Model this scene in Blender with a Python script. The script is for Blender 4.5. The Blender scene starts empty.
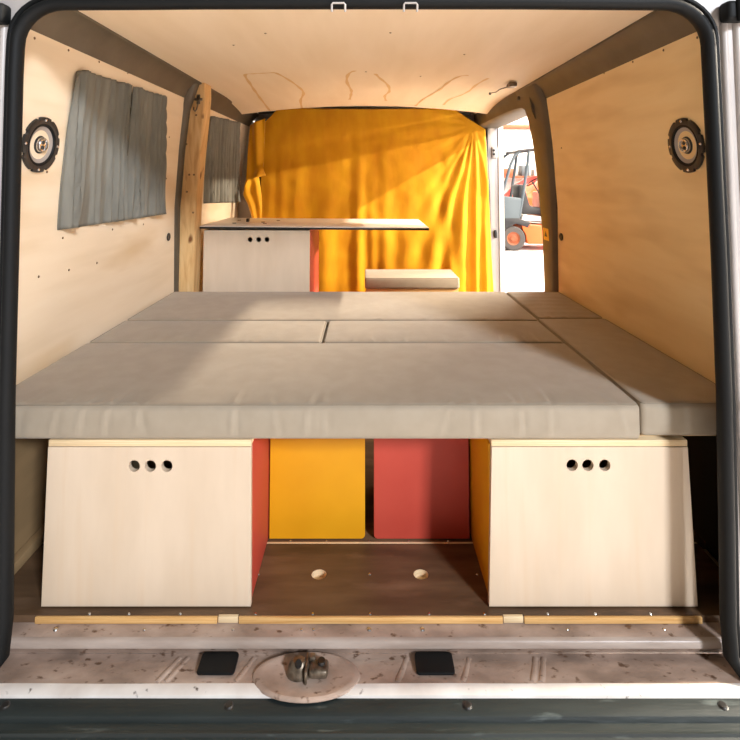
import bpy, bmesh, math, random
from mathutils import Vector, Matrix
random.seed(7)
PI = math.pi
D = bpy.data
COL = bpy.context.scene.collection

# ------------------------------------------------------------------ helpers
def lin(r, g, b):
    f = lambda c: (c/12.92 if c <= .04045 else ((c+.055)/1.055)**2.4)
    return (f(r/255), f(g/255), f(b/255), 1)

def link(name, me, mats, parent=None):
    o = D.objects.new(name, me); COL.objects.link(o)
    for m in (mats if isinstance(mats, (list, tuple)) else [mats]): me.materials.append(m)
    if parent: o.parent = parent
    return o

def obj(name, bm, mats, parent=None, smooth=35):
    me = D.meshes.new(name)
    bmesh.ops.recalc_face_normals(bm, faces=bm.faces)
    bm.to_mesh(me); bm.free()
    if smooth:
        for p in me.polygons: p.use_smooth = True
        me.set_sharp_from_angle(angle=math.radians(smooth))
    return link(name, me, mats, parent)

def BM(): return bmesh.new()

def merge(bm, src, mat=0, M=None):
    if M is not None: src.transform(M)
    vm = {v: bm.verts.new(v.co) for v in src.verts}
    for f in src.faces:
        try:
            g = bm.faces.new([vm[v] for v in f.verts]); g.material_index = mat
        except ValueError: pass
    src.free()

def box(bm, x0, x1, y0, y1, z0, z1, bev=.002, seg=2, mat=0, M=None):
    t = BM(); bmesh.ops.create_cube(t, size=1)
    for v in t.verts:
        v.co = Vector(((x0+x1)/2+v.co.x*(x1-x0), (y0+y1)/2+v.co.y*(y1-y0), (z0+z1)/2+v.co.z*(z1-z0)))
    if bev: bmesh.ops.bevel(t, geom=list(t.edges), offset=bev, segments=seg, affect='EDGES', profile=.5)
    merge(bm, t, mat, M)

def lathe(bm, prof, n=32, mat=0, M=None, close=True):
    """prof: (r, z) pairs around local z"""
    t = BM(); rings = []
    for r, z in prof:
        if r < 1e-6: rings.append([t.verts.new((0, 0, z))])
        else: rings.append([t.verts.new((r*math.cos(2*PI*i/n), r*math.sin(2*PI*i/n), z)) for i in range(n)])
    for a, b in zip(rings, rings[1:]):
        for i in range(n):
            j = (i+1) % n
            q = [a[0] if len(a) == 1 else a[i], a[0] if len(a) == 1 else a[j], b[0] if len(b) == 1 else b[j], b[0] if len(b) == 1 else b[i]]
            u = []
            for v in q:
                if v not in u: u.append(v)
            if len(u) > 2: t.faces.new(u)
    merge(bm, t, mat, M)

def sweep(bm, path, prof, side=Vector((0, 1, 0)), mat=0, caps=True):
    """prof points (a, b): a across (tangent x side), b along side"""
    path = [Vector(p) for p in path]; rings = []; t = BM()
    for i, p in enumerate(path):
        T = (path[min(i+1, len(path)-1)]-path[max(i-1, 0)]).normalized()
        s = (side-T*side.dot(T)).normalized(); n = T.cross(s).normalized()
        rings.append([t.verts.new(p+n*a+s*b) for a, b in prof])
    k = len(prof)
    for a, b in zip(rings, rings[1:]):
        for i in range(k): t.faces.new((a[i], a[(i+1) % k], b[(i+1) % k], b[i]))
    if caps:
        t.faces.new(rings[0]); t.faces.new(list(reversed(rings[-1])))
    merge(bm, t, mat)

def circ(rx, ry=None, n=12):
    ry = ry or rx
    return [(rx*math.cos(2*PI*i/n), ry*math.sin(2*PI*i/n)) for i in range(n)]

def tube(bm, pts, r, n=10, mat=0, side=None):
    pts = [Vector(p) for p in pts]
    d = (pts[-1]-pts[0]).normalized()
    if side is None: side = Vector((0, 1, 0)) if abs(d.y) < .8 else Vector((0, 0, 1))
    sweep(bm, pts, circ(r, n=n), side, mat)

def rrect(x0, x1, y0, y1, r, n=8):
    out = []
    rs = r if isinstance(r, (list, tuple)) else [r]*4          # bl, br, tr, tl
    for (cx, cy, a, q) in ((x0, y0, PI, rs[0]), (x1, y0, 1.5*PI, rs[1]), (x1, y1, 0, rs[2]), (x0, y1, .5*PI, rs[3])):
        if q < 1e-5: out.append((cx, cy)); continue
        px = cx+q if cx == x0 else cx-q; py = cy+q if cy == y0 else cy-q
        for i in range(n+1): out.append((px+q*math.cos(a+i*PI/2/n), py+q*math.sin(a+i*PI/2/n)))
    return out

def rpoly(pts, r, n=6):
    """polygon with rounded corners"""
    out = []; k = len(pts)
    for i in range(k):
        a, b, c = Vector(pts[i-1]), Vector(pts[i]), Vector(pts[(i+1) % k])
        u = (a-b).normalized(); w = (c-b).normalized()
        p, q = b+u*r, b+w*r
        for j in range(n+1):
            s = j/n; out.append(tuple((1-s)**2*p+2*s*(1-s)*b+s*s*q))
    return out

def plate(outer, holes, th, bev=0):
    """a flat plate in xy with real holes, thickness along z, as a bmesh"""
    cu = D.curves.new('plate', 'CURVE'); cu.dimensions = '2D'; cu.fill_mode = 'BOTH'
    cu.extrude = th/2-bev; cu.bevel_depth = bev; cu.bevel_resolution = 1; cu.offset = -bev
    for pts in [outer]+holes:
        s = cu.splines.new('POLY'); s.points.add(len(pts)-1); s.use_cyclic_u = True
        for p, (x, y) in zip(s.points, pts): p.co = (x, y, 0, 1)
    o = D.objects.new('plate', cu); COL.objects.link(o)
    dg = bpy.context.evaluated_depsgraph_get()
    me = D.meshes.new_from_object(o.evaluated_get(dg))
    bm = BM(); bm.from_mesh(me)
    bmesh.ops.remove_doubles(bm, verts=bm.verts, dist=1e-5)
    D.objects.remove(o); D.curves.remove(cu); D.meshes.remove(me)
    return bm

def cpts(x, y, r, n=24): return [(x+r*math.cos(2*PI*i/n), y+r*math.sin(2*PI*i/n)) for i in range(n)]

XZ = Matrix(((1, 0, 0, 0), (0, 0, 1, 0), (0, 1, 0, 0), (0, 0, 0, 1)))     # plate xy -> world xz, thickness along y

def tag(o, label=None, cat=None, group=None, kind=None):
    if label: o['label'] = label
    if cat: o['category'] = cat
    if group: o['group'] = group
    if kind: o['kind'] = kind
    return o

def thing(name, label, cat, loc=(0, 0, 0), group=None):
    o = D.objects.new(name, None); COL.objects.link(o); o.location = loc; o.empty_display_size = .05
    bpy.context.view_layer.update()
    return tag(o, label, cat, group)

def part(name, bm, mats, parent, label=None, smooth=35):
    """mesh given in world coordinates, parented without moving"""
    off = Vector((0, 0, 0)); p = parent
    while p: off += p.location; p = p.parent
    bm.transform(Matrix.Translation(-off))
    o = obj(name, bm, mats, parent, smooth)
    if label: o['label'] = label
    return o

def struct(name, bm, mats, smooth=35):
    return tag(obj(name, bm, mats, None, smooth), kind='structure')

def noise3(p, s, seed=0):
    from mathutils import noise
    return noise.noise(Vector(p)*s+Vector((seed*7.3, seed*3.1, seed*1.7)))

# ------------------------------------------------------------------ materials
def mat(name, col, rough=.6, metal=0, spec=.4, **kw):
    m = D.materials.new(name); m.use_nodes = True
    b = m.node_tree.nodes['Principled BSDF']
    b.inputs['Base Color'].default_value = col; b.inputs['Roughness'].default_value = rough
    b.inputs['Metallic'].default_value = metal; b.inputs['Specular IOR Level'].default_value = spec
    for k, v in kw.items(): b.inputs[k].default_value = v
    return m

def nmat(name, stops, scale=(1, 1, 1), nscale=5, detail=4, rough=.6, bump=0, bscale=None, metal=0, spec=.35, dist=0, second=None, **kw):
    """noise driven colour ramp; scale stretches the object coordinates"""
    m = mat(name, stops[0][1], rough, metal, spec, **kw)
    nt = m.node_tree; N = nt.nodes; L = nt.links; b = N['Principled BSDF']
    tc = N.new('ShaderNodeTexCoord'); mp = N.new('ShaderNodeMapping'); mp.inputs['Scale'].default_value = scale
    L.new(tc.outputs['Object'], mp.inputs['Vector'])
    no = N.new('ShaderNodeTexNoise'); no.inputs['Scale'].default_value = nscale; no.inputs['Detail'].default_value = detail
    no.inputs['Distortion'].default_value = dist
    L.new(mp.outputs['Vector'], no.inputs['Vector'])
    cr = N.new('ShaderNodeValToRGB'); e = cr.color_ramp.elements
    e[0].position, e[0].color = stops[0]; e[1].position, e[1].color = stops[-1]
    for p, c in stops[1:-1]:
        q = e.new(p); q.color = c
    L.new(no.outputs['Fac'], cr.inputs['Fac'])
    out = cr.outputs['Color']
    if second:                               # (colour, scale vec, noise scale, lo, hi, detail): blotches or scratches on top
        mp2 = N.new('ShaderNodeMapping'); mp2.inputs['Scale'].default_value = second[1]
        L.new(tc.outputs['Object'], mp2.inputs['Vector'])
        n2 = N.new('ShaderNodeTexNoise'); n2.inputs['Scale'].default_value = second[2]; n2.inputs['Detail'].default_value = second[5]
        L.new(mp2.outputs['Vector'], n2.inputs['Vector'])
        mr = N.new('ShaderNodeMapRange'); mr.inputs['From Min'].default_value = second[3]; mr.inputs['From Max'].default_value = second[4]
        L.new(n2.outputs['Fac'], mr.inputs['Value'])
        mx = N.new('ShaderNodeMix'); mx.data_type = 'RGBA'
        L.new(mr.outputs['Result'], mx.inputs['Factor']); L.new(out, mx.inputs['A']); mx.inputs['B'].default_value = second[0]
        out = mx.outputs['Result']
    L.new(out, b.inputs['Base Color'])
    if bump:
        bn = N.new('ShaderNodeTexNoise'); bn.inputs['Scale'].default_value = bscale or nscale*4; bn.inputs['Detail'].default_value = 3
        L.new(mp.outputs['Vector'], bn.inputs['Vector'])
        bp = N.new('ShaderNodeBump'); bp.inputs['Strength'].default_value = bump; bp.inputs['Distance'].default_value = .004
        L.new(bn.outputs['Fac'], bp.inputs['Height']); L.new(bp.outputs['Normal'], b.inputs['Normal'])
    return m

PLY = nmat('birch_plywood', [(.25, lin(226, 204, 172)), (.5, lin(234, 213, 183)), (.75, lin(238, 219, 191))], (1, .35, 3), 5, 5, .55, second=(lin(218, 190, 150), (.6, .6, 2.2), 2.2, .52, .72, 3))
CEIL = nmat('ceiling_plywood', [(.3, lin(230, 206, 172)), (.7, lin(238, 216, 186))], (2.5, .4, 1), 4, 4, .6)
STAIN = mat('water_stain', lin(218, 178, 122), .7)
BIRCH = nmat('birch_front', [(.3, lin(203, 181, 155)), (.7, lin(212, 191, 166))], (1, 1, .25), 14, 4, .45, second=(lin(206, 180, 150), (9, 9, .5), 3, .58, .8, 3))
EDGE = nmat('plywood_edge', [(.3, lin(200, 150, 88)), (.7, lin(226, 182, 120))], (1, 4, 40), 6, 2, .6)
EDGEL = nmat('pale_plywood_edge', [(.3, lin(214, 184, 140)), (.7, lin(232, 208, 168))], (1, 4, 60), 6, 2, .6)
PINE = nmat('pine', [(.3, lin(196, 150, 94)), (.55, lin(218, 178, 122)), (.8, lin(228, 194, 144))], (14, 14, 1), 3, 5, .55, dist=.6, second=(lin(120, 76, 40), (1, 1, .7), 16, .68, .78, 1))
PLYR = nmat('warm_shade_birch_plywood', [(.25, lin(228, 194, 140)), (.5, lin(236, 204, 150)), (.75, lin(240, 211, 160))], (1, .35, 3), 5, 5, .55, second=(lin(214, 176, 122), (.8, .8, 3.2), 2.6, .5, .80, 2))  # right wall's warm shade put into the base colour, plus veneer patches
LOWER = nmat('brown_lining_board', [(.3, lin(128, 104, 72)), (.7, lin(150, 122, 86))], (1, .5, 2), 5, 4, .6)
FLOORM = nmat('film_faced_plywood', [(.25, lin(66, 48, 33)), (.5, lin(92, 69, 49)), (.75, lin(114, 88, 64))], (1, 5, 1), 3, 6, .42, bump=.15, second=(lin(136, 106, 82), (.8, 3, 1), 4, .56, .8, 6))
TAUPE = nmat('taupe_fabric', [(.35, lin(153, 140, 121)), (.65, lin(159, 146, 127))], (1, 1, 1), 18, 4, .75, bump=.12, bscale=900, spec=.25, **{'Sheen Weight': .15})
PIPING = mat('taupe_piping', lin(140, 127, 109), .8)
GREYC = nmat('grey_curtain', [(.3, lin(112, 109, 99)), (.7, lin(129, 126, 115))], (1, 1, .1), 30, 3, .75, bump=.1, bscale=700)
YELC = nmat('mustard_velvet', [(.3, lin(208, 138, 6)), (.7, lin(224, 162, 16))], (1, 1, .4), 9, 5, .7, bump=.25, bscale=26, spec=.25, **{'Sheen Weight': .35, 'Sheen Roughness': .4})
YEL = nmat('yellow_board', [(.3, lin(212, 146, 10)), (.7, lin(220, 155, 16))], (1, 1, 1), 6, 3, .5)
RED = nmat('coral_board', [(.3, lin(178, 64, 48)), (.7, lin(187, 72, 55))], (1, 1, 1), 6, 3, .5)
STEEL = nmat('grey_brown_paint', [(.3, lin(84, 74, 60)), (.7, lin(98, 87, 71))], (1, 1, 1), 8, 4, .5, bump=.1)
WHITE = nmat('white_van_paint', [(.3, lin(172, 164, 158)), (.7, lin(186, 178, 172))], (1, 1, 1), 4, 4, .35, spec=.5)
RUBBER = mat('black_rubber', lin(17, 18, 18), .62, spec=.22)
DARK = mat('dark_shade_fill', lin(26, 26, 26), .8)  # near-black fill standing in for shade in bed gap and cab
SILL = nmat('scuffed_sill', [(.3, lin(134, 114, 100)), (.55, lin(172, 149, 133)), (.8, lin(196, 176, 161))], (1, 1.6, 1), 9, 7, .45, bump=.25, bscale=60, second=(lin(104, 78, 60), (1, 1.5, 1), 42, .60, .70, 5))
SILLL = nmat('worn_ledge_lip', [(.3, lin(150, 132, 119)), (.7, lin(184, 167, 154))], (.6, 3, 3), 9, 6, .35, bump=.15, bscale=60)
SILLW = nmat('white_sill_edge', [(.3, lin(214, 204, 194)), (.7, lin(236, 230, 222))], (1, 1, 1), 12, 5, .4, second=(lin(90, 76, 66), (1, 1, 1), 40, .66, .74, 4))
BUMP = nmat('bumper_plastic', [(.3, lin(24, 31, 31)), (.7, lin(36, 43, 42))], (.6, 4, 4), 8, 6, .42, bump=.2, spec=.5, second=(lin(92, 100, 98), (.5, 3, 3), 16, .64, .82, 6))
IRON = nmat('greasy_iron', [(.3, lin(74, 62, 50)), (.7, lin(140, 126, 108))], (1, 1, 1), 60, 4, .4, metal=.6)
CHROME = mat('bright_steel', lin(206, 204, 200), .25, 1)
BLACKM = mat('black_plastic', lin(30, 28, 26), .45, spec=.5)
CONE = mat('grey_cone', lin(158, 148, 139), .5)
SCREW = mat('dull_screw', lin(120, 92, 62), .5, .3)
TOPW = nmat('white_laminate', [(.3, lin(222, 212, 200)), (.7, lin(230, 222, 211))], (1, 1, 1), 5, 3, .3, spec=.5)
GLASS = mat('tinted_glass', lin(40, 50, 48), .08, spec=.5)
STICK = mat('yellow_sticker', lin(232, 184, 60), .5)
CONC = nmat('warehouse_floor', [(.3, lin(196, 192, 194)), (.7, lin(214, 210, 211))], (1, 1, 1), .6, 4, .35)
WALLW = nmat('warehouse_wall', [(.3, lin(232, 230, 228)), (.7, lin(240, 238, 236))], (1, 1, 1), .5, 2, .7)
ORANGE = mat('orange_paint', lin(206, 88, 30), .4, spec=.5)
REDP = mat('red_paint', lin(170, 40, 28), .4, spec=.5)
FGREY = mat('forklift_grey', lin(72, 82, 90), .5)
FDARK = mat('forklift_black', lin(34, 34, 38), .6)
TYRE = mat('tyre', lin(66, 62, 62), .75)
BEAMM = mat('beam_orange', lin(136, 72, 44), .6)

# ------------------------------------------------------------------ van geometry
PROF = [(-.1, 1.0), (0, 1.0), (.51, 1.015), (.95, .995), (1.25, .96), (1.54, .915), (1.7, .80)]
def wx(z):
    for (a, b), (c, d) in zip(PROF, PROF[1:]):
        if z <= c: return b+(d-b)*(z-a)/(c-a)
    return .8
def wslope(z): return math.atan2(wx(z-.03)-wx(z+.03), .06)

def wall_panel(outer, holes, side, th=.012, inset=0):
    bm = plate(outer, holes, th)
    for k in range(1, 32):
        bmesh.ops.bisect_plane(bm, geom=list(bm.verts)+list(bm.edges)+list(bm.faces), plane_co=(0, k*.05, 0), plane_no=(0, 1, 0), dist=1e-6)
    for v in bm.verts:
        y, z, t = v.co; v.co = (side*(wx(z)-inset+t+th/2), y, z)
    return bm

W1 = [(1.654, .936), (2.455, .928), (2.307, 1.475), (1.604, 1.454)]
W2 = [(3.126, .951), (3.90, .92), (3.65, 1.506), (2.971, 1.471)]
def shrink(q, d):
    c = (sum(p[0] for p in q)/4, sum(p[1] for p in q)/4)
    return [(c[0]+(p[0]-c[0])*(1-d), c[1]+(p[1]-c[1])*(1-d)) for p in q]

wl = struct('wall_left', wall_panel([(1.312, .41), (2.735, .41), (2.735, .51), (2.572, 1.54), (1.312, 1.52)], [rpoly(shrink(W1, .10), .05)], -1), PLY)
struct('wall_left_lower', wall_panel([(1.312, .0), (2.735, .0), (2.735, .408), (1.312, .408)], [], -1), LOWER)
wl2 = struct('wall_left_front', wall_panel([(2.80, .0), (4.20, .0), (4.05, 1.54), (2.66, 1.54)], [rpoly(shrink(W2, .10), .05)], -1), PLY)
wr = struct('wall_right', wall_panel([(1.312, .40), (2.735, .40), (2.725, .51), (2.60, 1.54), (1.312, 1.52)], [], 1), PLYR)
bm = BM(); box(bm, 1.03, 1.04, 1.312, 2.76, -.02, .40, 0); struct('wall_right_shade_panel', bm, DARK)  # dark panel added so the gap under the bed stays in shade

# outer skin (keeps daylight out of the cavity), windows
def shell(y0, y1, side, z0=-.12, holes=()):
    bm = plate([(y0, z0), (y1, z0), (y1, 1.64), (y0, 1.64)], list(holes), .006)
    for v in bm.verts: v.co = (side*(1.085+v.co.z), v.co.x, v.co.y)
    return bm
struct('wall_outer_left', shell(1.29, 5.0, -1, holes=[rpoly(shrink(W1, .05), .05), rpoly(shrink(W2, .05), .05)]), WHITE)
struct('wall_outer_right', shell(1.29, 2.80, 1), WHITE)
struct('wall_outer_right_front', shell(4.03, 5.0, 1), WHITE)
for i, q in enumerate((W1, W2)):
    bm = plate(rpoly(shrink(q, .02), .05), [], .004)
    for v in bm.verts: v.co = (-1.075+v.co.z, v.co.x, v.co.y)
    struct('window_%d' % (i+1), bm, GLASS)
bm = BM(); box(bm, -1.09, 1.09, 1.29, 5.0, 1.66, 1.68, 0); struct('ceiling_outer', bm, WHITE)
bm = BM(); box(bm, -1.09, 1.09, 4.98, 5.0, -.12, 1.68, 0); struct('wall_front_blocker', bm, DARK)  # unseen dark wall added across the open cab to shut out light

# ceiling panel with the wavy water stains of the glued seams
bm = BM()
NX, NY = 24, 30
def cz(x, y): return 1.607-.042*max(0, (y-3.0)/.55)**2*(x/.83)**2 - .012*(x/.86)**2
g = [[bm.verts.new((-.868+1.736*i/NX, 1.30+2.25*j/NY, cz(-.868+1.736*i/NX, 1.30+2.25*j/NY))) for j in range(NY+1)] for i in range(NX+1)]
for i in range(NX):
    for j in range(NY): bm.faces.new((g[i][j], g[i+1][j], g[i+1][j+1], g[i][j+1]))
r = bmesh.ops.extrude_face_region(bm, geom=list(bm.faces))
for v in r['geom']:
    if isinstance(v, bmesh.types.BMVert): v.co.z += .01
stains = [[(-.672, 3.54), (-.66, 3.2), (-.635, 2.9), (-.61, 2.65), (-.585, 2.443), (-.54, 2.42), (-.49, 2.41), (-.432, 2.40)],
          [(-.432, 2.40), (-.40, 2.55), (-.37, 2.8), (-.37, 3.0), (-.42, 3.25), (-.448, 3.54)],
          [(-.05, 2.37), (-.085, 2.45), (-.10, 2.65), (-.085, 2.9), (-.09, 3.05), (-.105, 3.25)],
          [(.044, 2.44), (.07, 2.55), (.12, 2.75), (.135, 2.95), (.115, 3.1), (.13, 3.3)],
          [(.50, 2.46), (.46, 2.49), (.43, 2.65), (.42, 2.85), (.39, 3.05), (.36, 3.25), (.34, 3.5)],
          [(.61, 2.52), (.59, 2.7), (.59, 2.9), (.57, 3.05), (.53, 3.2), (.52, 3.4)]]
for s in stains:
    P = []
    for k in range((len(s)-1)*6+1):
        i, f = min(k//6, len(s)-2), (k-min(k//6, len(s)-2)*6)/6
        q = [s[max(0, min(len(s)-1, i+d))] for d in (-1, 0, 1, 2)]
        cr = lambda a, b, c, d, t: .5*((2*b)+(-a+c)*t+(2*a-5*b+4*c-d)*t*t+(-a+3*b-3*c+d)*t**3)
        P.append((cr(*[p[0] for p in q], f), cr(*[p[1] for p in q], f)))
    prev = None
    for k, (x, y) in enumerate(P):
        a = P[max(0, k-1)]; b = P[min(len(P)-1, k+1)]
        n = Vector((-(b[1]-a[1]), b[0]-a[0])).normalized()*(.0075+.002*math.sin(k*1.1))
        cur = [bm.verts.new((x+n.x, y+n.y, cz(x, y)-.0012)), bm.verts.new((x-n.x, y-n.y, cz(x, y)-.0012))]
        if prev: bm.faces.new((prev[0], prev[1], cur[1], cur[0])).material_index = 1
        prev = cur
ceil = struct('ceiling', bm, [CEIL, STAIN])

# roof rails along both sides (painted metal)
def rail(side, y0, y1):
    bm = BM(); n = 14; rings = []
    for i in range(n+1):
        y = y0+(y1-y0)*i/n
        sec = [(wx(1.50)+.004, 1.50), (wx(1.53)-.010, 1.528), (wx(1.53)-.016, 1.545), (.868, 1.583), (.852, 1.588), (.848, 1.61), (.98, 1.63), (1.0, 1.50)]
        rings.append([bm.verts.new((side*a, y, b)) for a, b in sec])
    for a, b in zip(rings, rings[1:]):
        for i in range(len(a)): bm.faces.new((a[i], a[(i+1) % len(a)], b[(i+1) % len(a)], b[i]))
    bm.faces.new(rings[0]); bm.faces.new(rings[-1][::-1])
    return bm
struct('trim_1', rail(-1, 1.312, 4.02), STEEL)
struct('trim_2', rail(1, 1.312, 2.84), STEEL)

# B-pillars : painted metal following the wall
def pillar(side, rows, depth, th=.05):
    """rows: (z, y0, y1); inner face sits depth inside the wall line"""
    bm = BM(); rings = []
    for z, y0, y1 in rows:
        x = wx(z)-depth
        sec = [(x+th+.1, y0-.015), (x+.02, y0-.015), (x+.006, y0), (x, y0+.02), (x, y1-.02), (x+.008, y1), (x+th+.1, y1+.004)]
        rings.append([bm.verts.new((side*a, y, z)) for a, y in sec])
    for a, b in zip(rings, rings[1:]):
        for i in range(len(a)): bm.faces.new((a[i], a[(i+1) % len(a)], b[(i+1) % len(a)], b[i]))
    bm.faces.new(rings[0]); bm.faces.new(rings[-1][::-1])
    return bm
struct('trim_3', pillar(-1, [(0, 2.74, 2.86), (.51, 2.74, 2.86), (.95, 2.67, 2.83), (1.25, 2.62, 2.78), (1.45, 2.585, 2.74), (1.60, 2.56, 2.72)], .014), STEEL)
pr = struct('trim_4', pillar(1, [(0, 2.75, 2.90), (.51, 2.74, 2.895), (.8, 2.70, 2.875), (1.1, 2.655, 2.87), (1.3, 2.62, 2.86), (1.42, 2.605, 2.87), (1.49, 2.60, 2.90), (1.60, 2.58, 2.92)], .022), STEEL)
# door header over the sliding door opening, curved corner into the pillar
bm = BM(); rings = []
for i in range(15):
    s = i/14; y = 2.72+1.26*s
    zb = 1.50-.008*s - .09*max(0, 1-(y-2.74)/.22)**2*(1 if y > 2.74 else 0) - (.09 if y <= 2.74 else 0)
    dx = -.045*min(1, s*2.5)*(1-.1*s)
    sec = [(1.03, zb), (.925+dx, zb), (.905+dx, zb+.012), (.890+dx, zb+.05), (.872+dx*.6, 1.575), (.85, 1.60), (.98, 1.63), (1.05, 1.60)]
    rings.append([bm.verts.new((a, y, b)) for a, b in sec])
for a, b in zip(rings, rings[1:]):
    for i in range(len(a)): bm.faces.new((a[i], a[(i+1) % len(a)], b[(i+1) % len(a)], b[i]))
bm.faces.new(rings[0]); bm.faces.new(rings[-1][::-1])
box(bm, .862, .875, 2.86, 2.90, 1.545, 1.565, .002, mat=1)
struct('trim_5', bm, [STEEL, BLACKM])
# pillar at the front of the sliding door opening: seal line, white jamb, dark edge
bm = BM()
sweep(bm, [(.935, 3.98, -.05), (.955, 3.98, .4), (.952, 3.98, 1.0), (.93, 3.98, 1.40), (.90, 3.98, 1.53)], circ(.013, .02), Vector((0, 1, 0)), 1)
box(bm, .955, 1.075, 4.0, 4.03, -.1, 1.62, .006, mat=0)
sweep(bm, [(1.04, 4.0, -.05), (1.04, 4.0, 1.6)], circ(.008, .01), Vector((0, 1, 0)), 0)
box(bm, .995, 1.015, 3.975, 4.0, .64, .70, .004, mat=1)
box(bm, .985, 1.03, 3.98, 4.0, 1.26, 1.35, .008, mat=0)
for z in (1.29, 1.32): lathe(bm, [(0, .01), (.008, .008), (.01, 0)], 10, 1, Matrix.Translation((1.0, 3.98, z)) @ Matrix.Rotation(PI/2, 4, 'X'))
box(bm, -1.08, -.90, 4.0, 4.04, 0, 1.62, .01, mat=0)
struct('trim_6', bm, [WHITE, BLACKM])

# floor: rear plate with two finger holes, front extension behind a pale seam
bm = plate([(-1.0, 1.350), (-.372, 1.350), (-.372, 1.356), (-.322, 1.356), (-.322, 1.350), (.346, 1.350), (.346, 1.356), (.396, 1.356), (.396, 1.350), (1.0, 1.350), (1.0, 1.604), (-1.0, 1.604)],
           [[(x+.021*math.cos(a*PI/12), 1.484+.019*math.sin(a*PI/12)) for a in range(24)] for x in (-.131, .153)], .02)
bm.transform(Matrix.Translation((0, 0, -.01)))
fl = struct('floor', bm, FLOORM)
bm = BM(); box(bm, -1.0, 1.06, 1.609, 4.98, -.02, -.001, .001); struct('floor_front', bm, FLOORM)
bm = BM(); box(bm, -1.0, 1.0, 1.603, 1.610, -.02, .0005, .0005); struct('trim_7', bm, EDGEL)
bm = BM(); box(bm, -1.08, 1.08, 1.372, 4.98, -.06, -.0285, 0); struct('floor_subfloor', bm, EDGEL)
n = 8
for (a, b) in ((-.832, -.374), (-.320, .344), (.398, .845)):
    bm = BM(); box(bm, a, b, 1.344, 1.3505, -.0165, -.0006, .0015); struct('trim_%d' % n, bm, EDGE); n += 1
bm = BM(); box(bm, -.372, -.322, 1.347, 1.355, -.0165, -.001, .001); box(bm, .346, .396, 1.347, 1.355, -.0165, -.001, .001); struct('trim_%d' % n, bm, EDGEL)
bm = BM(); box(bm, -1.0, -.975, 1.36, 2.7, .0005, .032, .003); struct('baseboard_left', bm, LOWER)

for x in (-.131, .153):
    bm = BM(); lathe(bm, [(.0212, -.0012), (.0195, -.0012), (.0195, -.0195), (0, -.0195)], 28, 0, Matrix.Translation((x, 1.484, 0)) @ Matrix.Diagonal((1, .9, 1, 1)))
    part('finger_hole', bm, EDGEL, fl)
# screws
def screw_mesh():
    bm = BM(); lathe(bm, [(0, .0022), (.0028, .002), (.0042, .0004), (.0044, 0)], 10)
    me = D.meshes.new('screw'); bm.to_mesh(me); bm.free(); return me
SM = screw_mesh(); SM.materials.append(SCREW)
SM2 = SM.copy(); SM2.materials.clear(); SM2.materials.append(CHROME)
def screw(parent, loc, rot, me=SM, sc=1):
    o = D.objects.new('screw', me); COL.objects.link(o); o.parent = parent; o.location = loc; o.rotation_euler = rot; o.scale = (sc,)*3
def wall_screw(parent, side, y, z): screw(parent, (side*(wx(z)), y, z), (0, -side*(PI/2-side*0)-0, 0))
for y, z in ((1.40, 1.49), (1.56, 1.497), (1.74, 1.502), (1.95, 1.507), (2.15, 1.512), (2.4, 1.52), (1.69, .905), (2.02, .900), (2.3, .895), (1.58, .80), (1.74, .792), (1.92, .786), (1.56, 1.12), (2.46, 1.30), (2.5, 1.1)):
    wall_screw(wl, -1, y, z)
for y, z in ((1.40, 1.492), (1.56, 1.497), (1.74, 1.502), (1.95, 1.507), (2.2, 1.512), (2.5, 1.25)): wall_screw(wr, 1, y, z)
for x, y in ((-.35, 1.75), (.085, 1.75), (.0, 2.4), (.27, 2.5), (-.5, 1.9), (.4, 2.05)): screw(ceil, (x, y, cz(x, y)), (PI, 0, 0))
for x in (-.30, .0105, .31): screw(fl, (x, 1.484, 0), (0, 0, 0), SM2)
for x in (-.70, -.60, -.47, -.28, -.135, .0105, .16, .30, .46, .58, .72): screw(fl, (x, 1.354, 0), (0, 0, 0), SM2, .9)
ff = D.objects['floor_front']
for x in (-.23, -.12, .0105, .13, .25): screw(ff, (x, 1.616, -.001), (0, 0, 0), SM2, .8)

# rear frame of the body round the opening
hole = rrect(-.893, .888, -.085, 1.562, [.02, .02, .11, .11])
bm = plate([(-1.12, -.12), (1.12, -.12), (1.12, 1.72), (-1.12, 1.72)], [hole], .016)
bm.transform(Matrix.Translation((0, 1.281, 0)) @ XZ)
struct('wall_rear', bm, WHITE)
bm = BM()
for s, z1 in ((-1, .40), (1, .40)):           # painted inner door posts below the bed
    a, b = (.898, .985) if s > 0 else (-.995, -.912)
    box(bm, a, b, 1.313, 1.337, -.02, z1, .008, 3)
struct('trim_20', bm, WHITE)
bm = BM()                                       # pressed ribs of the outer right and left posts
for x in (.905, .938, -.915): sweep(bm, [(x, 1.272, -.02), (x+.003, 1.272, .6), (x, 1.272, 1.49)], circ(.009, .010), Vector((0, 1, 0)))
struct('trim_21', bm, WHITE)

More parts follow.
